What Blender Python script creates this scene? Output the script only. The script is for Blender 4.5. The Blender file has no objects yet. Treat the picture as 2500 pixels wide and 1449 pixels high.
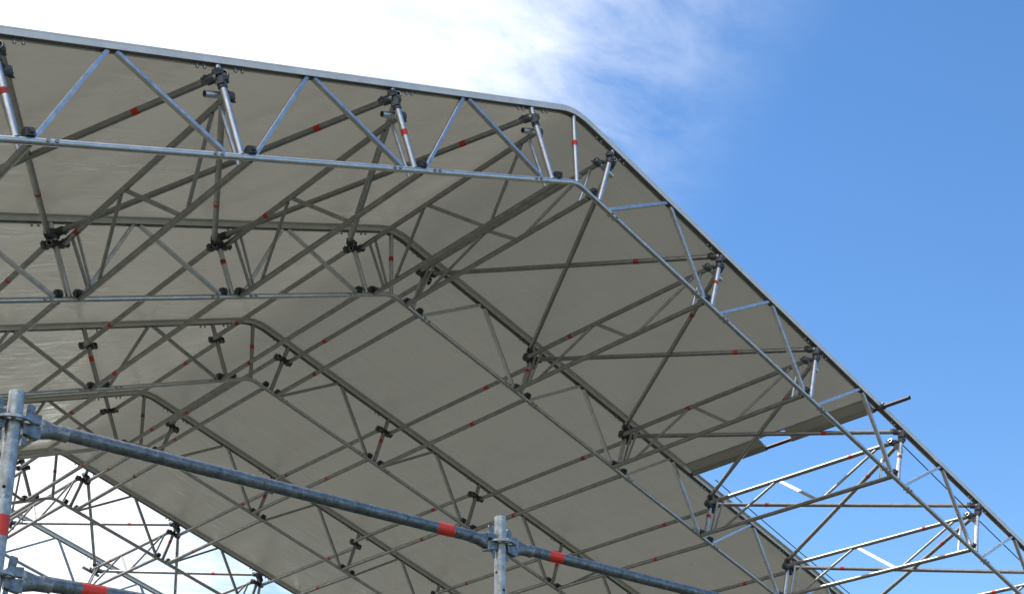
import bpy, bmesh, math, random
from mathutils import Vector, Matrix, noise
random.seed(7)
R_ = math.radians
SC = bpy.context.scene
COL = SC.collection

# ------------------------------------------------------------------ camera
GROUND = -8.42                       # ground level in roof coordinates
Z0 = -GROUND                         # lift everything so that the ground is z = 0
CAM = Vector((-6.96187, -6.4972, -6.81704 + Z0))
rt = Vector((0.7355047, -0.6769190, -0.0285208))
dn = Vector((0.2023903, 0.2596907, -0.9442452))
fw = Vector((0.6465841, 0.6887244, 0.3280056))
cd = bpy.data.cameras.new('camera'); cam = bpy.data.objects.new('camera', cd); COL.objects.link(cam)
m = Matrix((rt, -dn, -fw)).transposed().to_4x4(); m.translation = CAM
cam.matrix_world = m
cd.sensor_width = 36; cd.lens = 36 * 3160.32 / 2500; cd.shift_y = (1212.91 - 724.5) / 2500
cd.clip_start = 0.05; cd.clip_end = 5000
SC.camera = cam

# ------------------------------------------------------------------ light
SUN_DIR = Vector((-0.22, 0.55, 0.80)).normalized()      # towards the sun
sun_el = math.asin(SUN_DIR.z); sun_az = math.atan2(SUN_DIR.x, SUN_DIR.y)
world = bpy.data.worlds.new('World'); SC.world = world; world.use_nodes = True
nt = world.node_tree; nt.nodes.clear()
def N(t, **kw):
    n = nt.nodes.new(t)
    for k, v in kw.items(): setattr(n, k, v)
    return n
def lk(a, b): nt.links.new(a, b)
def mth(op, a, b=None, c=None, clamp=False):
    n = nt.nodes.new('ShaderNodeMath'); n.operation = op; n.use_clamp = clamp
    for i, v in enumerate((a, b, c)):
        if v is None: continue
        if isinstance(v, (int, float)): n.inputs[i].default_value = v
        else: nt.links.new(v, n.inputs[i])
    return n.outputs[0]
out = N('ShaderNodeOutputWorld'); bg = N('ShaderNodeBackground'); lk(bg.outputs[0], out.inputs[0])
bg.inputs['Strength'].default_value = 0.12
sky = N('ShaderNodeTexSky', sky_type='NISHITA'); sky.sun_disc = False
sky.sun_elevation = sun_el; sky.sun_rotation = sun_az; sky.air_density = 1.0; sky.dust_density = 0.1; sky.ozone_density = 4.0
tc = N('ShaderNodeTexCoord')
sep = N('ShaderNodeSeparateXYZ'); lk(tc.outputs['Generated'], sep.inputs[0])
# cloud bank lying over the left half of the sky, thinning into wisps
CA = Vector((-0.840, 0.3695, 0.397)); 
dot = N('ShaderNodeVectorMath', operation='DOT_PRODUCT'); lk(tc.outputs['Generated'], dot.inputs[0]); dot.inputs[1].default_value = CA
zc = mth('MAXIMUM', sep.outputs[2], 0.12)
pl = N('ShaderNodeCombineXYZ'); lk(mth('DIVIDE', sep.outputs[0], zc), pl.inputs[0]); lk(mth('DIVIDE', sep.outputs[1], zc), pl.inputs[1])
def fbm(vec, scale, det, rough, dist=0.0, sx=1.0, rot=0.0):
    mp = N('ShaderNodeMapping'); lk(vec, mp.inputs[0]); mp.inputs['Scale'].default_value = (sx, 1, 1); mp.inputs['Rotation'].default_value = (0, 0, rot)
    n = N('ShaderNodeTexNoise'); lk(mp.outputs[0], n.inputs[0]); n.inputs['Scale'].default_value = scale
    n.inputs['Detail'].default_value = det; n.inputs['Roughness'].default_value = rough; n.inputs['Distortion'].default_value = dist
    return n.outputs[0]
n1 = fbm(pl.outputs[0], 5.0, 10, .60, .35, 0.8, .5)
n2 = fbm(pl.outputs[0], 15.0, 9, .62, .6, 0.45, .8)
mr = N('ShaderNodeMapRange', interpolation_type='SMOOTHSTEP'); lk(dot.outputs['Value'], mr.inputs[0])
mr.inputs[1].default_value = -0.21; mr.inputs[2].default_value = 0.23; mr.inputs[3].default_value = 0; mr.inputs[4].default_value = 1
base = mr.outputs[0]
trans_ = mth('MULTIPLY', mth('MULTIPLY', base, mth('SUBTRACT', 1.0, base)), 4.0)      # wisps live where the bank thins out
wisp = mth('ADD', mth('MULTIPLY', mth('SUBTRACT', n1, .5), 1.15), mth('MULTIPLY', mth('SUBTRACT', n2, .5), .70))
cov = mth('ADD', base, mth('MULTIPLY', trans_, wisp), clamp=True)
mix = N('ShaderNodeMix', data_type='RGBA'); lk(cov, mix.inputs[0])
hs = N('ShaderNodeHueSaturation'); hs.inputs['Saturation'].default_value = 1.16; hs.inputs['Value'].default_value = .86; lk(sky.outputs[0], hs.inputs['Color']); lk(hs.outputs[0], mix.inputs[6]); mix.inputs[7].default_value = (6.0, 6.05, 6.1, 1)
lk(mix.outputs[2], bg.inputs[0])
sl = bpy.data.lights.new('sun', 'SUN'); sl.energy = 2.3; sl.angle = R_(1.0); sl.color = (1, .95, .87)
so = bpy.data.objects.new('sun', sl); COL.objects.link(so); so.rotation_euler = (-SUN_DIR).to_track_quat('-Z', 'Y').to_euler(); so.location = (0, 0, 40)
SC.view_settings.view_transform = 'Standard'; SC.view_settings.look = 'None'; SC.view_settings.gamma = 1
SC.view_settings.exposure = 1.02; SC.view_settings.use_curve_mapping = False

# ------------------------------------------------------------------ materials
def mat(name, col, rough=.5, metal=0., var=.0, vscale=20., bump=0., bscale=60., rvar=0., trans=0., coat=0., stretch=None, spec=.5, spots=None, creases=False):
    M = bpy.data.materials.new(name); M.use_nodes = True; t = M.node_tree
    b = t.nodes['Principled BSDF']; o = t.nodes['Material Output']
    b.inputs['Roughness'].default_value = rough; b.inputs['Metallic'].default_value = metal
    b.inputs['Base Color'].default_value = (*col, 1); b.inputs['Specular IOR Level'].default_value = spec
    b.inputs['Coat Weight'].default_value = coat; b.inputs['Coat Roughness'].default_value = .17
    tcn = t.nodes.new('ShaderNodeTexCoord'); mp = t.nodes.new('ShaderNodeMapping'); t.links.new(tcn.outputs['Object'], mp.inputs[0])
    if stretch: mp.inputs['Scale'].default_value = stretch
    def nz(sc, det=5., r=.6):
        n = t.nodes.new('ShaderNodeTexNoise'); t.links.new(mp.outputs[0], n.inputs[0]); n.inputs['Scale'].default_value = sc
        n.inputs['Detail'].default_value = det; n.inputs['Roughness'].default_value = r; return n
    col_out = None
    if var:
        n = nz(vscale); cr = t.nodes.new('ShaderNodeValToRGB'); t.links.new(n.outputs[0], cr.inputs[0])
        cr.color_ramp.elements[0].position = .3; cr.color_ramp.elements[1].position = .72
        cr.color_ramp.elements[0].color = (*[c * (1 - var) for c in col], 1); cr.color_ramp.elements[1].color = (*[min(1, c * (1 + var)) for c in col], 1)
        col_out = cr.outputs[0]
        if spots:
            n2 = nz(spots[0], 3, .7); m2 = t.nodes.new('ShaderNodeMapRange'); t.links.new(n2.outputs[0], m2.inputs[0])
            m2.inputs[1].default_value = spots[1]; m2.inputs[2].default_value = spots[1] + .08
            mx = t.nodes.new('ShaderNodeMix'); mx.data_type = 'RGBA'; t.links.new(m2.outputs[0], mx.inputs[0]); t.links.new(col_out, mx.inputs[6]); mx.inputs[7].default_value = (*spots[2], 1)
            col_out = mx.outputs[2]
        t.links.new(col_out, b.inputs['Base Color'])
    if rvar:
        n = nz(vscale * 1.7); r = t.nodes.new('ShaderNodeMapRange'); t.links.new(n.outputs[0], r.inputs[0])
        r.inputs[1].default_value = .3; r.inputs[2].default_value = .7; r.inputs[3].default_value = rough - rvar; r.inputs[4].default_value = rough + rvar
        t.links.new(r.outputs[0], b.inputs['Roughness'])
    if bump:
        n = nz(bscale); bp = t.nodes.new('ShaderNodeBump'); bp.inputs['Strength'].default_value = bump; bp.inputs['Distance'].default_value = .01
        t.links.new(n.outputs[0], bp.inputs['Height']); t.links.new(bp.outputs[0], b.inputs['Normal'])
    if creases:        # soft tension creases running slantwise, and a finer cloth ripple
        hs_ = []
        for rot, sc, wgt in (((0, .5, .95), (.9, 3.0, 1.1), 1.0), ((0, -.4, -.7), (.8, 2.4, 1.0), .8), ((0, 0, .3), (2.2, 2.6, 2.2), .6)):
            m3 = t.nodes.new('ShaderNodeMapping'); t.links.new(tcn.outputs['Object'], m3.inputs[0]); m3.inputs['Rotation'].default_value = rot; m3.inputs['Scale'].default_value = sc
            n = t.nodes.new('ShaderNodeTexNoise'); t.links.new(m3.outputs[0], n.inputs[0]); n.inputs['Scale'].default_value = 1.0; n.inputs['Detail'].default_value = 3; n.inputs['Roughness'].default_value = .42; n.inputs['Distortion'].default_value = .9
            a = t.nodes.new('ShaderNodeMath'); a.operation = 'SUBTRACT'; t.links.new(n.outputs[0], a.inputs[0]); a.inputs[1].default_value = .5
            c = t.nodes.new('ShaderNodeMath'); c.operation = 'ABSOLUTE'; t.links.new(a.outputs[0], c.inputs[0])
            e = t.nodes.new('ShaderNodeMath'); e.operation = 'MULTIPLY'; t.links.new(c.outputs[0], e.inputs[0]); e.inputs[1].default_value = wgt; hs_.append(e.outputs[0])
        s1 = t.nodes.new('ShaderNodeMath'); t.links.new(hs_[0], s1.inputs[0]); t.links.new(hs_[1], s1.inputs[1])
        s2 = t.nodes.new('ShaderNodeMath'); t.links.new(s1.outputs[0], s2.inputs[0]); t.links.new(hs_[2], s2.inputs[1])
        bp = t.nodes.new('ShaderNodeBump'); bp.inputs['Strength'].default_value = .5; bp.inputs['Distance'].default_value = .045
        t.links.new(s2.outputs[0], bp.inputs['Height']); t.links.new(bp.outputs[0], b.inputs['Normal']); t.links.new(bp.outputs[0], b.inputs['Coat Normal'])
    if trans:
        tr = t.nodes.new('ShaderNodeBsdfTranslucent'); tr.inputs[0].default_value = (.56, .545, .49, 1)
        ms = t.nodes.new('ShaderNodeMixShader'); ms.inputs[0].default_value = trans
        t.links.new(b.outputs[0], ms.inputs[1]); t.links.new(tr.outputs[0], ms.inputs[2]); t.links.new(ms.outputs[0], o.inputs[0])
    return M
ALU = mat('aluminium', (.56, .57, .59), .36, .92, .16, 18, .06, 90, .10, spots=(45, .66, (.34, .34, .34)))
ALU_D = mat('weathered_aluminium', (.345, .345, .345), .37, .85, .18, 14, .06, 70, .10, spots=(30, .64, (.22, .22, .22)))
STRUT = mat('dull_aluminium', (.40, .40, .39), .55, .7, .2, 20, .1, 70, .08)
RAIL = mat('extruded_aluminium_rail', (.66, .66, .635), .48, .35, .10, 8, .03, 60, .08)
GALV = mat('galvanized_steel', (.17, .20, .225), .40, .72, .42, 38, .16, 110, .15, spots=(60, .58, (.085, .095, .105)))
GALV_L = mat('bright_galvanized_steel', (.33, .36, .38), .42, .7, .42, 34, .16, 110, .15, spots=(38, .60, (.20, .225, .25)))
COUP = mat('dark_forged_coupler', (.10, .108, .116), .5, .55, .4, 40, .2, 150)
ZINC = mat('zinc_bolt', (.40, .40, .40), .42, .8, .2, 40)
TAPE = mat('red_tape', (.62, .035, .02), .42, 0., .12, 40, .1, 80)
TAPE_F = mat('faded_red_tape', (.40, .045, .03), .6, 0., .35, 60, .1, 80)
PRINT = mat('dark_tape_print', (.02, .012, .012), .6)
HOLE = mat('dark_hole', (.006, .006, .007), .9)
MEMB = mat('grey_pvc_membrane', (.39, .378, .335), .30, 0., .12, .7, 0, 4.5, .07, trans=.095, creases=True, spec=.5, coat=1.0)
HEM = mat('double_pvc_hem', (.38, .37, .335), .45, 0., .06, 5, .15, 9, trans=.22)
CHAN_SHADE = mat('painted_channel_shade', (.15, .142, .138), .7, 0., .2, 12, .1, 60)  # dark colour standing in for the shade inside the rail channel
POLE = mat('brown_steel_pole', (.075, .06, .065), .45, .4, .25, 20, .1, 60)
ROPE = mat('dark_blue_rope', (.035, .04, .075), .6, 0., .2, 60, .3, 200)
GRD = mat('packed_gravel', (.07, .074, .055), .95, 0., .25, .6, .6, 12)

# ------------------------------------------------------------------ mesh helpers
class MB:
    def __init__(s): s.v = []; s.f = []; s.sm = []
    def add(s, vs, fs, smooth=False):
        o = len(s.v); s.v += [Vector(v) for v in vs]; s.f += [[i + o for i in f] for f in fs]; s.sm += [smooth] * len(fs); return s
    def tube(s, a, b, r=.02415, n=18, ri=None, cap=True):
        a = Vector(a); b = Vector(b); d = (b - a).normalized(); q = d.to_track_quat('Z', 'Y'); u = q @ Vector((1, 0, 0)); w = q @ Vector((0, 1, 0))
        ring = [(u * math.cos(2 * math.pi * i / n) + w * math.sin(2 * math.pi * i / n)) for i in range(n)]
        s.add([a + x * r for x in ring] + [b + x * r for x in ring], [[i, (i + 1) % n, n + (i + 1) % n, n + i] for i in range(n)], True)
        if not cap: return s
        if ri is None: ri = r * .84
        for p, e, fl in ((a, d, 1), (b, -d, 0)):
            if ri > 0:
                dep = e * min(.12, (b - a).length * .45)
                s.add([p + x * r for x in ring] + [p + x * ri for x in ring], [[i, n + i, n + (i + 1) % n, (i + 1) % n][::-1 if fl else 1] for i in range(n)])
                s.add([p + x * ri for x in ring] + [p + dep + x * ri for x in ring], [[i, (i + 1) % n, n + (i + 1) % n, n + i][::1 if fl else -1] for i in range(n)], True)
                s.add([p + dep + x * ri for x in ring], [list(range(n))])
            else: s.add([p + x * r for x in ring], [list(range(n))])
        return s
    def ring(s, c, d, ro, ri, h, n=16, flat=False):
        return s.tube(Vector(c) - d * h / 2, Vector(c) + d * h / 2, ro, n, ri)
    def box(s, c, ax, ay, az, sx, sy, sz):
        c = Vector(c); vs = [c + ax * sx * i / 2 + ay * sy * j / 2 + az * sz * k / 2 for i in (-1, 1) for j in (-1, 1) for k in (-1, 1)]
        return s.add(vs, [[0, 1, 3, 2], [4, 6, 7, 5], [0, 4, 5, 1], [2, 3, 7, 6], [0, 2, 6, 4], [1, 5, 7, 3]])
    def bar(s, a, b, up, wid, thk):
        a = Vector(a); b = Vector(b); d = (b - a); l = d.length; d /= l; y = d.cross(up).normalized(); z = y.cross(d)
        return s.box((a + b) / 2, d, y, z, l, wid, thk)
    def sweep(s, pts, prof, closed_prof=True, smooth=False, nrm=None):
        n = len(prof); vs = []
        for i, (p, nn) in enumerate(zip(pts, nrm)):
            for (y, w) in prof: vs.append(Vector((p[0], p[1] + y, p[2])) + Vector(nn) * w)
        fs = [[i * n + j, i * n + (j + 1) % n, (i + 1) * n + (j + 1) % n, (i + 1) * n + j] for i in range(len(pts) - 1) for j in range(n)]
        s.add(vs, fs, smooth); s.add(vs[:n], [list(range(n))]); s.add(vs[-n:], [list(range(n))]); return s
    def build(s, name, material, parent=None, bevel=0., org=None):
        o0 = Vector(org) if org is not None else (parent_origin(parent) if parent else Vector((0, 0, 0)))
        me = bpy.data.meshes.new(name); me.from_pydata([tuple(v - o0) for v in s.v], [], s.f)
        me.polygons.foreach_set('use_smooth', s.sm); me.update()
        bm = bmesh.new(); bm.from_mesh(me)
        if bevel:
            bmesh.ops.remove_doubles(bm, verts=bm.verts, dist=1e-5)
            bmesh.ops.bevel(bm, geom=[e for e in bm.edges if len(e.link_faces) == 2 and e.calc_face_angle(0) > .7], offset=bevel, segments=1, affect='EDGES')
        bmesh.ops.recalc_face_normals(bm, faces=bm.faces); bm.to_mesh(me); bm.free()
        me.materials.append(material)
        o = bpy.data.objects.new(name, me); COL.objects.link(o)
        if parent: o.parent = parent
        elif org is not None: o.location = o0
        return o
ORG = {}
def parent_origin(p): return ORG.get(p, Vector((0, 0, 0)))
def thing(name, loc, label, cat, group=None):
    e = bpy.data.objects.new(name, None); COL.objects.link(e); e.location = loc; e.empty_display_size = .1
    ORG[e] = Vector(loc); e['label'] = label; e['category'] = cat
    if group: e['group'] = group
    return e
def sub(o, parent): ORG[o] = parent_origin(parent); return o      # part that carries sub-parts shares its parent's origin
def tag(o, label=None, cat=None, group=None, kind=None):
    if label: o['label'] = label
    if cat: o['category'] = cat
    if group: o['group'] = group
    if kind: o['kind'] = kind
    return o

# ------------------------------------------------------------------ roof geometry (one truss plane)
L = 2.57; A = 0.34169; BAY = 1.54754; D = 0.67248
P1 = {-1: 0.55194, 1: 0.51428}
NL, NR, NT = 5, 7, 6
CA_, SA_ = math.cos(A), math.sin(A)
YV = Vector((0, 1, 0))
def sdir(side): return Vector((side * CA_, 0, -SA_))             # down the slope
def ndir(side): return Vector((-side * SA_, 0, -CA_))            # from top chord to bottom chord
def TP(side, s, w, y=0.): return sdir(side) * s + ndir(side) * w + Vector((0, y, Z0))
def sp(side, j): return P1[side] + (j - 1) * BAY
S_L = sp(-1, NL) + .35; S_R = sp(1, NR) + .35
def path(w, r, sl, sr, step=.5):
    """points and outward normals of the bent line at depth w, rounded at the ridge with radius r"""
    off = w * SA_ / CA_             # shift of the knee along the slope at this depth
    t = r * math.tan(A); pts = []; nr = []
    def seg(side, s0, s1):
        n = max(2, int(abs(s1 - s0) / step) + 1)
        for i in range(n):
            s = s0 + (s1 - s0) * i / (n - 1); pts.append(TP(side, s, w)); nr.append(-ndir(side))
    seg(-1, sl, off + t)
    c = TP(-1, off + t, w) + ndir(-1) * r
    K = 8
    for i in range(1, K):
        a = -A + 2 * A * i / K; v = Vector((math.sin(a), 0, math.cos(a))); pts.append(c + v * r); nr.append(v)
    seg(1, off + t, sr)
    return pts, nr
ORD = ['nearest', 'second', 'third', 'fourth', 'fifth', 'farthest']
NTH = ['first', 'second', 'third', 'fourth', 'fifth', 'sixth', 'seventh', 'eighth']
def railprof(wing):
    return [(-.032, -.022), (-.032, .018), (-wing, .022), (-wing, .031), (wing, .031), (wing, .022), (.032, .018), (.032, -.022),
            (.026, -.022), (.026, .010), (-.026, .010), (-.026, -.022)]
def inframe(pts, mg=.06):
    for p in pts:
        d = Vector(p) - CAM; z = d.dot(fw)
        if z < .2: continue
        u = (1250 + 3160.3 * d.dot(rt) / z) / 2500; v = (1212.9 + 3160.3 * d.dot(dn) / z) / 1449
        if -mg < u < 1 + mg and -mg < v < 1 + mg: return True
    return False
def lerp(a, b, f): return a + (b - a) * f
def tape(par, a, b, f, wd=.055, r=.0252, bld=None):
    a = Vector(a); b = Vector(b); d = (b - a).normalized(); c = lerp(a, b, f)
    wd *= random.uniform(.75, 1.15)
    return MB().tube(c - d * wd / 2, c + d * wd / 2, r, 18, .0243).build('tape_band', random.choice((TAPE, TAPE, TAPE_F)), par)

def bolts(par, c, d, nd, n=2, gap=.055, yoff=0., stick=.05, r=.008):
    """a pair of splice bolts with heads, across a chord"""
    for i in range(n):
        p = c + d * (i - (n - 1) / 2) * gap
        b = MB(); b.tube(p - nd * stick, p + nd * stick, r, 8, 0)
        b.tube(p - nd * (stick + .001) , p - nd * (stick - .012), r * 1.8, 6, 0); b.tube(p + nd * (stick - .014), p + nd * (stick - .002), r * 1.8, 6, 0)
        e = d.cross(nd); b.tube(p + nd * (stick - .02) - e * .022, p + nd * (stick - .02) + e * .012, .003, 6, 0)
        b.build('splice_bolt', ZINC, par)

# ------------------------------------------------------------------ setting: ground
g = MB().add([(-1500, -1500, 0), (1500, -1500, 0), (1500, 1500, 0), (-1500, 1500, 0)], [[0, 1, 2, 3]]).build('ground', GRD); tag(g, kind='structure')

# ------------------------------------------------------------------ trusses
TLAB = ['nearest silver truss framing the open roof edge', 'second truss from the front under the grey membrane', 'third truss from the front under the membrane',
        'fourth truss from the front under the membrane', 'fifth truss along the far membrane edge against white cloud', 'farthest bare truss standing beyond the membrane against white cloud']
for k in range(NT):
    y = k * L
    T = thing('roof_truss', TP(1, 0, D, y), TLAB[k], 'truss', 'roof trusses in a row')
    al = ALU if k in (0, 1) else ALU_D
    pts, nr = path(0, .50, S_L, S_R); pts = [p + Vector((0, y, 0)) for p in pts]
    rl = sub(MB().sweep(pts, railprof(.034 if k == 0 else .064), nrm=nr).build('top_rail', RAIL, T), T)
    MB().sweep(pts, [(-.0255, -.012), (-.0255, -.004), (.0255, -.004), (.0255, -.012)], nrm=nr).build('channel_shade_strip', CHAN_SHADE, rl)  # added strip, no real part: paints the open channel's shade on the underside
    pts, nr = path(D, .26, S_L, S_R); pts = [p + Vector((0, y, 0)) for p in pts]
    prof = [(.02415 * math.cos(2 * math.pi * i / 18), .02415 * math.sin(2 * math.pi * i / 18)) for i in range(18)]
    MB().sweep(pts, prof, smooth=True, nrm=nr).build('bottom_chord', ALU, T)
    # ridge post
    a = Vector((0, y, Z0 - .050)); b = Vector((0, y, Z0 - D / CA_ - .0))
    if inframe([a, b], .15):
        MB().tube(a, b, .022).build('ridge_post', al, T); tape(T, a, b, .42, .05, .0232)
    for side, n in ((-1, NL), (1, NR)):
        sd, nd = sdir(side), ndir(side)
        for j in range(1, n + 1):
            s = sp(side, j)
            a, b = TP(side, s, .0245, y), TP(side, s, D - .024, y)
            if inframe([a, b], .15):
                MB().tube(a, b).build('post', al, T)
                if j % 2 == 0: tape(T, a, b, .56 if k == 0 else .52, .05)
                # pins of the chord splice
                c = TP(side, s - .09 if j % 2 else s + .24, D, y)
                for (q, lbl) in ((s - .21, 0), (s + .19, 1)):
                    if (j + lbl) % 2 == 0 or j % 2 == 0: bolts(T, TP(side, q, D, y), sd, YV, stick=.034)
                bolts(T, TP(side, s - .17, .015, y + .0), sd, nd, stick=.042, r=.006)
                if j % 2: bolts(T, TP(side, s + .13, .015, y + .0), sd, nd, stick=.042, r=.006)
                # weld collar at the post foot
                MB().tube(b - nd * .006, b + nd * .008, .0265, 14, 0).build('weld_collar', al, T)
            if j < n + 1:
                s2 = s + BAY / 2
                for q0, q1 in ((s + .125, s2 - .03), (s + BAY - .11, s2 + .03)):
                    if q0 > (S_L if side < 0 else S_R): continue
                    a = TP(side, q1, .022, y); b = TP(side, q0, D - .02, y)
                    if inframe([a, b, (a + b) / 2], .15): MB().bar(a, b, YV, .030, .038).build('web_bar', al, T, bevel=.003)

# ------------------------------------------------------------------ couplers
def coupler(par, pt, dt, pp, dp, lug=None):
    """two clamp rings, one round a purlin tube at pt, one round a post at pp, with hinge block and wedge"""
    pt = Vector(pt); pp = Vector(pp); dt = dt.normalized(); dp = dp.normalized(); b = MB()
    l = (pp - pt); ln = l.length; lu = l.normalized()
    b.ring(pt, dt, .034, .0245, .054, 14); b.ring(pp, dp, .033, .0245, .048, 14)
    t = dt.cross(lu); t = t.normalized() if t.length > .1 else dp
    b.box((pt + pp) / 2, lu, dt, t, max(.02, ln * .45), .040, .040)
    for p, d, o, e in ((pt, dt, -lu, None), (pp, dp, lu, None)):
        e = d.cross(o).normalized()
        c = p + o * .029; b.box(c, o, e, d, .030, .052, .042)
        b.tube(c - e * .034 + o * .003, c + e * .034 + o * .003, .006, 8, 0); b.tube(c + e * .024 + o * .003, c + e * .034 + o * .003, .011, 6, 0)
    return b.build('coupler', COUP, par, bevel=.0)
def chord_clamp(par, p, sd, nd, dt, sgn):
    """wedge clamp sitting on the bottom chord at the end of a lower tube"""
    b = MB(); p = Vector(p)
    b.box(p - nd * .046, sd, YV, nd, .058, .062, .044)
    b.box(p - nd * .073 + YV * .006, sd, YV, nd, .040, .042, .018)
    b.box(p - nd * .050 - YV * .034, sd, YV, nd, .030, .020, .030)
    b.box(p + dt * .045 - nd * .034, sd, YV, nd, .036, .05, .026)
    b.tube(p - nd * .048 - YV * .050, p - nd * .048 + YV * .046, .0065, 8, 0); b.tube(p - nd * .048 - YV * .052, p - nd * .048 - YV * .043, .012, 6, 0)
    return b.build('chord_clamp', COUP, par)

BAYN = ['front bay', 'second bay', 'third bay', 'fourth bay', 'far open bay']
SIDE = {-1: 'left', 1: 'right'}
WU = .205                     # depth of the upper purlin line below the top chord
DW = .030
tapes = {(1, 1, 1): (.7, .7), (1, 1, 2): (.3, .33), (1, 1, 3): (.28, .70), (1, 1, 4): (.3, .32), (1, -1, 1): (.78, .77), (1, -1, 2): (.75, .8), (1, -1, 3): (.3, .6),
         (2, 1, 1): (.8, .78), (2, 1, 2): (.78, .32), (2, 1, 3): (.3, .3), (2, 1, 4): (.7, .72), (2, -1, 1): (.3, .72), (2, -1, 2): (.7, .3)}
def rowname(side, j): return '%s row %s of the ridge' % (NTH[j - 1], SIDE[side])

# ------------------------------------------------------------------ purlins
for k in range(NT - 1):
    y0, y1 = k * L, (k + 1) * L
    for side, n in ((-1, NL), (1, NR)):
        sd, nd = sdir(side), ndir(side); up = -1 if k % 2 == 0 else 1
        for j in range(1, n + 1):
            s = sp(side, j); su = s + up * .062; sl = s + up * .085
            ua, ub = TP(side, su, WU, y0 - .03), TP(side, su, WU, y1 + .03)
            la, lb = TP(side, sl, D, y0 + .026), TP(side, sl, D, y1 - .026)
            jt = lambda v=.005: sd * random.uniform(-v, v) + nd * random.uniform(-v, v)
            ua += jt(); ub += jt(); la += jt(.003); lb += jt(.003)
            samp = [lerp(a, b, f / 8) for a, b in ((ua, ub), (la, lb)) for f in range(9)]
            if not inframe(samp): continue
            lattice = k in (0, 4)
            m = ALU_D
            if lattice:
                ua = TP(side, su, WU, y0 + .06) if k == 0 else ua
                lab = ('lattice purlin beam in the %s, %s' % ('front bay' if k == 0 else 'far open bay', rowname(side, j)))
                T = thing('lattice_beam', la, lab, 'lattice beam', 'lattice purlins of the front bay' if k == 0 else 'lattice purlins of the far open bay')
                MB().tube(ua, ub).build('upper_tube', m, T); MB().tube(la, lb).build('lower_tube', m, T)
                U = lambda f: TP(side, lerp(su, su, f), WU + .020, lerp(y0, y1, f)); Lw = lambda f: TP(side, sl, D - .020, lerp(y0, y1, f))
                MB().tube(U(.062), Lw(.062), .0145, 12).build('lattice_post', ALU if k == 0 else m, T)
                MB().tube(U(.935), Lw(.935), .0145, 12).build('lattice_post', m, T)
                MB().tube(U(.10), Lw(.325), .0150, 12).build('lattice_strut', STRUT, T)
                MB().bar(U(.585), Lw(.375), sd, .034, .010).build('lattice_strut', STRUT, T)
                MB().tube(U(.615), Lw(.86), .0150, 12).build('lattice_strut', STRUT, T)
                MB().bar(U(.90), Lw(.915), sd, .03, .010).build('lattice_strut', STRUT, T)
                if k == 0:      # short cross tube behind the post of the nearest truss
                    c = TP(side, su, WU, y0 + .058)
                    MB().tube(TP(side, s - .115, WU, y0 + .058), TP(side, s + .115, WU, y0 + .058), .0242).build('cross_tube', ALU, T)
                    coupler(T, TP(side, s - .078, WU, y0 + .058), sd, TP(side, s, WU - .045, y0), nd)
                if k == 4:
                    c = TP(side, su, WU, y1 + .055); MB().tube(c - sd * .13, c + sd * .17, .0242).build('cross_tube', m, T)
                tape(T, ua, ub, {2: .72, 4: .2, 5: .22, 6: .22}.get(j, .6 if side > 0 else .88)) if j != 1 else None
            else:
                lab0 = 'in the %s, %s' % (BAYN[k], rowname(side, j))
                T = None
            cps = []
            for (yy, e) in ((y0, 1), (y1, -1)):
                pu = TP(side, su, WU, yy + e * .012); cps.append((pu, yy, e))
            if lattice:
                for pu, yy, e in cps:
                    if not (k == 0 and e == 1): coupler(T, pu, YV, TP(side, s, WU, yy), nd)
                    chord_clamp(T, TP(side, sl, D, yy), sd, nd, YV * e, e)
            else:
                tp = tapes.get((k, side, j), (random.choice((.28, .72)), random.choice((.3, .7))))
                if inframe([lerp(ua, ub, f / 8) for f in range(9)]):
                    T = thing('purlin_tube', ua, 'upper purlin tube with red band ' + lab0, 'purlin tube', 'upper purlin tubes under the membrane')
                    MB().tube(ua, ub).build('tube', m, T); tape(T, ua, ub, tp[0])
                    for pu, yy, e in cps: coupler(T, pu, YV, TP(side, s, WU, yy), nd)
                if inframe([lerp(la, lb, f / 8) for f in range(9)]):
                    T = thing('purlin_tube', la, 'lower purlin tube with red band ' + lab0, 'purlin tube', 'lower purlin tubes at the truss bottom chords')
                    MB().tube(la, lb).build('tube', m, T); tape(T, la, lb, tp[1])
                    for pu, yy, e in cps: chord_clamp(T, TP(side, sl, D, yy), sd, nd, YV * e, e)

# ------------------------------------------------------------------ roof-plane braces of the first and last bay
def brace(side0, j0, side1, j1, k, lab, tp, w0, w1):
    y0, y1 = k * L, (k + 1) * L
    o0 = .058 * (1 if j1 > j0 else -1); o1 = -o0; w0 += random.uniform(-.012, .018); w1 += random.uniform(-.012, .018)
    a = TP(side0, sp(side0, j0) + o0, w0, y0 + .03); b = TP(side1, sp(side1, j1) + o1, w1, y1 - .03)
    if not inframe([lerp(a, b, f / 8) for f in range(9)]): return
    T = thing('brace_tube', a, lab, 'brace tube', 'crossing brace tubes of the %s' % BAYN[k])
    d = (b - a).normalized()
    MB().tube(a - d * .05, b + d * .05).build('tube', ALU_D, T)
    if tp: tape(T, a, b, tp)
    coupler(T, a, d, TP(side0, sp(side0, j0), w0, y0), ndir(side0))
    coupler(T, b, d, TP(side1, sp(side1, j1), w1, y1), ndir(side1))
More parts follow.
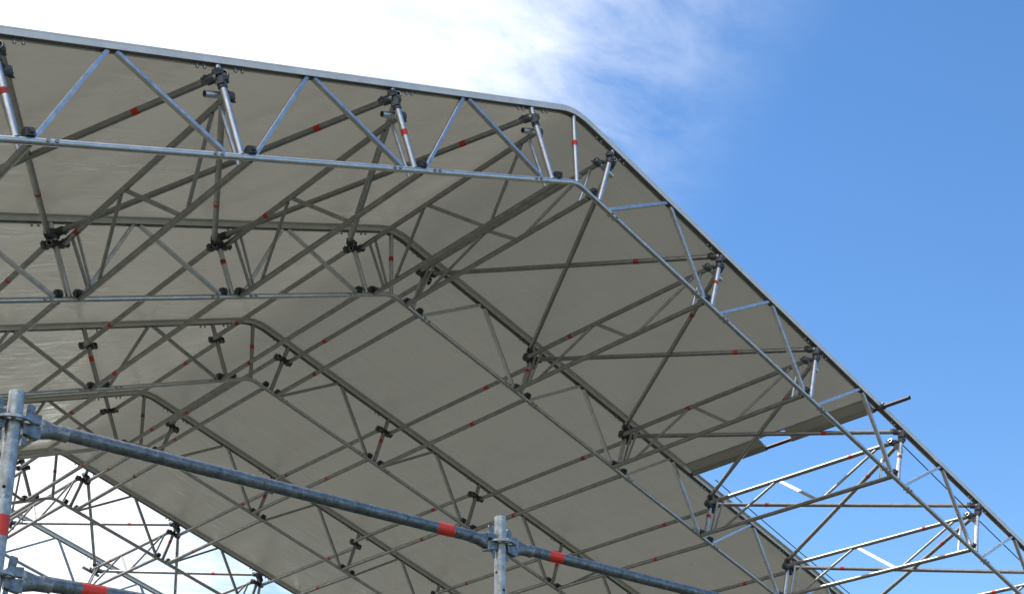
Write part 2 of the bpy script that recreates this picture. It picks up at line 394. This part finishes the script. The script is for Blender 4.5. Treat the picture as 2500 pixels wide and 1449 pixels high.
for k in (0, 4):
    nm = 'front bay' if k == 0 else 'far open bay'
    tn, tf = ('nearest', 'second') if k == 0 else ('fifth', 'farthest')
    for side, n in ((-1, NL), (1, NR)):
        for j in range(1, n):
            # from the near truss post j to the far truss post j + 1, and the other way
            fA = {-1: .20, 1: .08 if j == 1 else .26}[side]
            brace(side, j, side, j + 1, k, 'brace from %s post of %s truss to %s post of %s truss, %s of ridge' % (NTH[j - 1], tn, NTH[j], tf, SIDE[side]), fA, .105, .11)
            fB = {-1: .72, 1: (.26, .26, .26, .79, .79, .5)[min(j - 1, 5)]}[side]
            brace(side, j + 1, side, j, k, 'brace from %s post of %s truss to %s post of %s truss, %s of ridge' % (NTH[j], tn, NTH[j - 1], tf, SIDE[side]), fB, .075, .15)

# ------------------------------------------------------------------ membrane
S_HEM = P1[1] + 2.625 * BAY
def membrane(k, sr):
    y0, y1 = k * L + (.033 if k == 0 else .061), (k + 1) * L - .061
    pts, nr = path(-.024, .50, S_L, sr, .055)
    ny = 34; v = []; f = []; m_ = len(pts)
    for i, (p, n) in enumerate(zip(pts, nr)):
        for q in range(ny + 1):
            t = q / ny; yy = lerp(y0, y1, t); e = math.sin(math.pi * t)
            P = Vector((p.x * .55, yy * .9, p.z * .55 + k * 3.1))
            W = Vector((p.x * 2.2 + yy * 1.5, yy * .55 - p.x * .6, 7.7 * k))
            h = .016 * noise.noise(P) + .0065 * noise.noise(W * .8) + .0014 * noise.noise(W * 2.2)
            v.append(Vector((p.x, yy, p.z)) + n * ((h * min(1, e * 2.2) + .012 * e) * (1. if sr > S_HEM + 1 else min(1., max(0., (m_ - 1 - i) / 14)))))
    m = len(pts)
    f = [[i * (ny + 1) + q, i * (ny + 1) + q + 1, (i + 1) * (ny + 1) + q + 1, (i + 1) * (ny + 1) + q] for i in range(m - 1) for q in range(ny)]
    return MB().add(v, f, True)
ML = ['grey membrane panel over the front bay ending in a hem with a pole', 'grey membrane panel between the second and third trusses', 'grey membrane panel between the third and fourth trusses', 'far grey membrane panel with bright glints beside the white cloud']
for k in range(4):
    T = thing('roof_membrane', TP(1, 0, 0, k * L + L / 2), ML[k], 'membrane', 'grey membrane panels of the roof')
    membrane(k, S_HEM if k == 0 else S_R).build('sheet', MEMB, T)
    if k == 0:
        # hem folded round a pole, with a cut-out in which the pole shows
        y0, y1 = .056, L - .066; HW = .165; b = MB()
        fr = [(0., .43), (.43, .57), (.57, 1.)]
        sd, nd = sdir(1), ndir(1)
        def H(t, q, dep=0.): return TP(1, S_HEM - .012 + HW * q * .97, -.023 + .028 * q + dep, lerp(y1, y0, t))
        for i, (a, c) in enumerate(fr):
            q0, q1 = (0, 1) if i != 1 else (0, .10)
            NQ = 6; NT_ = 14
            for dep in (0., .006):
                vs = [H(lerp(a, c, u / NT_), lerp(q0, q1, w / NQ), dep + .002 * math.sin(u * 1.9 + w)) for u in range(NT_ + 1) for w in range(NQ + 1)]
                b.add(vs, [[u * (NQ + 1) + w, u * (NQ + 1) + w + 1, (u + 1) * (NQ + 1) + w + 1, (u + 1) * (NQ + 1) + w] for u in range(NT_) for w in range(NQ)], True)
            if i != 1:      # sleeve of the pole
                c0 = H(a, 1, .012); c1 = H(c, 1, .012); b.tube(c0, c1, .030, 14, .027)
        hem = sub(b.build('hem', HEM, T), T)
        p = H(.03, .93, 0.004)
        MB().ring(p + nd * .004, nd, .020, .012, .006, 16).build('eyelet', ZINC, hem)
        c0 = H(0, 1, .012); c1 = H(1, 1, .012)
        P = thing('membrane_pole', c1, 'dark brown pole through the membrane hem, its end poking past the nearest truss', 'pole')
        MB().tube(c0 + YV * .05, c1 - YV * .42, .0215, 16).build('tube', POLE, P)
        q = TP(1, S_HEM + HW * .97, -.045 + .05, -.0)
        bb = MB(); cc = c1 - YV * .09; bb.ring(cc, YV, .034, .025, .05, 14); bb.box(cc - nd * .038, sd, YV, nd, .03, .045, .03); bb.build('coupler', COUP, P)

# rope lines along the bare rails
for (yy, w, lab, s0) in ((.075, .115, 'thin dark rope running under the bare rail of the nearest truss', sp(1, 4) + .06), (L - .11, -.055, 'thin dark rope beside the bare rail of the second truss', sp(1, 4) - .1)):
    a = TP(1, s0, w - .03, yy); b = TP(1, S_R, w, yy)
    T = MB(); NN = 40
    P = [lerp(a, b, i / NN) + Vector((0, 0, -.03 * math.sin(math.pi * i / NN))) for i in range(NN + 1)]
    for i in range(NN): T.tube(P[i], P[i + 1], .006, 8, cap=False)
    o = T.build('pull_rope', ROPE, org=a); tag(o, lab, 'rope', 'ropes in the bare front bay')

# ------------------------------------------------------------------ foreground scaffold
G = Vector((.0065, -.031, 1)).normalized()
zA = 4.08
AP = CAM + zA * (rt * ((33 - 1250) / 3160.3) + dn * ((1027 - 1212.9) / 3160.3) + fw)
XD = Vector((1, .0009, -.0065)).normalized(); ZD = G; YD = ZD.cross(XD)
def rosette(par, c):
    b = MB(); r0, r1, r2, r3, h = .024, .033, .051, .061, .009; n = 48
    def arc(ra, rb, a0, a1, m):
        vs = []
        for i in range(m + 1):
            a = lerp(a0, a1, i / m); u = XD * math.cos(a) + YD * math.sin(a)
            vs += [c + u * ra - ZD * h / 2, c + u * rb - ZD * h / 2, c + u * rb + ZD * h / 2, c + u * ra + ZD * h / 2]
        fs = [[i * 4 + j, i * 4 + (j + 1) % 4, i * 4 + 4 + (j + 1) % 4, i * 4 + 4 + j] for i in range(m) for j in range(4)]
        b.add(vs, fs); b.add(vs[:4], [[0, 1, 2, 3]]); b.add(vs[-4:], [[0, 1, 2, 3]])
    arc(r0, r1, 0, 2 * math.pi, n); arc(r2, r3, 0, 2 * math.pi, n)
    for i in range(8):
        a = math.pi / 4 * i + math.pi / 8; arc(r1 - .0005, r2 + .0005, a - .17, a + .17, 3)
    return b.build('rosette', GALV_L, par)
def head(par, c, d):
    """wedge head: c = standard axis at rosette height, d = direction from standard to ledger"""
    side = ZD.cross(d); b = MB(); n = 20
    rings = []
    for (x, hw, hh, pw) in ((.175, .02405, .02405, 1.), (.128, .0240, .0254, 1.), (.100, .0210, .0320, .75), (.078, .0165, .0365, .55)):
        rg = []
        for i in range(n):
            a = 2 * math.pi * i / n; ca, sa = math.cos(a), math.sin(a)
            rg.append(c + d * x + side * hw * math.copysign(abs(ca) ** pw, ca) + ZD * (hh * math.copysign(abs(sa) ** pw, sa) - .004))
        rings.append(rg)
    vs = [v for r in rings for v in r]
    b.add(vs, [[i * n + j, i * n + (j + 1) % n, (i + 1) * n + (j + 1) % n, (i + 1) * n + j] for i in range(3) for j in range(n)], True)
    b.add(rings[0], [list(range(n))]); b.add(rings[-1], [list(range(n))])
    # upper and lower jaw with the rosette between them
    for z0, z1, e in ((.0065, .033, 1), (-.046, -.0065, -1)):
        zf = (z0 + z1) / 2
        pr = [(.080, z0), (.080, z1), (.034, z1 - .004 if e > 0 else z1), (.0262, z0 if e > 0 else z0 + .006)] if e > 0 else [(.082, z0), (.082, z1), (.0262, z1), (.034, z0 + .010)]
        vs = [c + d * x + ZD * z + side * q for q in (-.0175, .0175) for (x, z) in pr]
        b.add(vs, [[0, 1, 2, 3], [4, 5, 6, 7]] + [[i, (i + 1) % 4, 4 + (i + 1) % 4, 4 + i] for i in range(4)])
    h = sub(b.build('wedge_head', GALV, par, bevel=.002), par)
    w = MB(); c2 = c + d * .046
    tl = random.uniform(-.05, .05)
    zz = (ZD + d * (.12 + tl)).normalized(); dd = side.cross(zz)
    vs = [c2 + zz * z + dd * x + side * q for q in (-.003, .003) for (x, z) in ((-.008, -.070), (.004, -.071), (.013, .062), (.010, .067), (-.010, .068), (-.013, .063))]
    w.add(vs, [[0, 1, 2, 3, 4, 5], [6, 7, 8, 9, 10, 11]] + [[i, (i + 1) % 6, 6 + (i + 1) % 6, 6 + i] for i in range(6)])
    w.build('wedge', GALV, h, bevel=.001)
def prints(par, c, d, r, arc0, n=6):
    side = ZD.cross(d)
    b = MB(); x = -.030
    while x < .030:
        w = random.uniform(.004, .009)
        for q in range(2):
            a0 = arc0 + q * .12; a1 = a0 + random.uniform(.10, .2)
            P = lambda xx, a: c + d * xx + (ZD * math.sin(a) + side * math.cos(a)) * r
            b.add([P(x, a0), P(x + w, a0), P(x + w, a1), P(x, a1)], [[0, 1, 2, 3]])
        x += w + .003
    b.build('tape_print', PRINT, par)
def standard(c, ztop, lab, tapes_, holes):
    base = Vector((c.x, c.y, 0)) - Vector((ZD.x, ZD.y, 0)) / ZD.z * c.z
    T = thing('scaffold_standard', base, lab, 'scaffold post', 'scaffold posts in the foreground')
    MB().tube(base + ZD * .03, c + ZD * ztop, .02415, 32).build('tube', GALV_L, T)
    z = 0.
    while (c - ZD * z).z > .3: rosette(T, c - ZD * z); z += .5
    for t, h in tapes_: MB().tube(c + ZD * (t - h / 2), c + ZD * (t + h / 2), .0251, 32, .0242).build('tape_band', TAPE, T)
    for z, a in holes:
        u = (rt * math.cos(a) - fw * math.sin(a)); u = (u - ZD * u.dot(ZD)).normalized()
        MB().tube(c + ZD * z + u * .0235, c + ZD * z + u * .02455, .0058, 12, 0).build('bolt_hole', HOLE, T)
    b = MB(); b.box(base + ZD * .012, XD, YD, ZD, .15, .15, .008); b.tube(base + ZD * .016, base + ZD * .2, .019, 16, .015); b.build('base_jack', GALV, T)
    return T
BP = AP + XD * 2.07
standard(AP, .099, 'galvanized scaffold post at the left edge with rosettes and red band', [(-.345, .066)], [(-.225, .15 + 1.2), (-.165, 3.2)])
standard(BP, .115, 'shorter-looking galvanized scaffold post in the bottom middle with rosette and red band', [(-.262, .070)], [(-.130, 2.25), (-.205, .9)])
def ledger(a, b, lab, tp, pr):
    d = (b - a).normalized()
    T = thing('scaffold_ledger', a, lab, 'scaffold ledger', 'horizontal scaffold ledgers in the foreground')
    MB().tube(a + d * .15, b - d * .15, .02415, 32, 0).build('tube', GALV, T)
    head(T, a, d); head(T, b, -d)
    for f in tp:
        c = a + d * f
        tb = sub(MB().tube(c - d * .041, c + d * .041, .0251, 32, .0242).build('tape_band', TAPE, T), T)
        if pr: prints(tb, c, d, .02535, pr)
ledger(AP, BP, 'long blue-grey ledger slanting down from the left post to the middle post', [1.763], 0)
ledger(BP, BP + XD * 2.07, 'blue-grey ledger running from the middle post off the bottom edge', [.315], 2.0)
ledger(AP - ZD * .5, BP - ZD * .5, 'short-looking lower ledger at the bottom left corner with printed red band', [.314], 2.0)
ledger(AP - XD * 2.07, AP, 'ledger left of the left post, only its wedge head showing at the edge', [], 0)
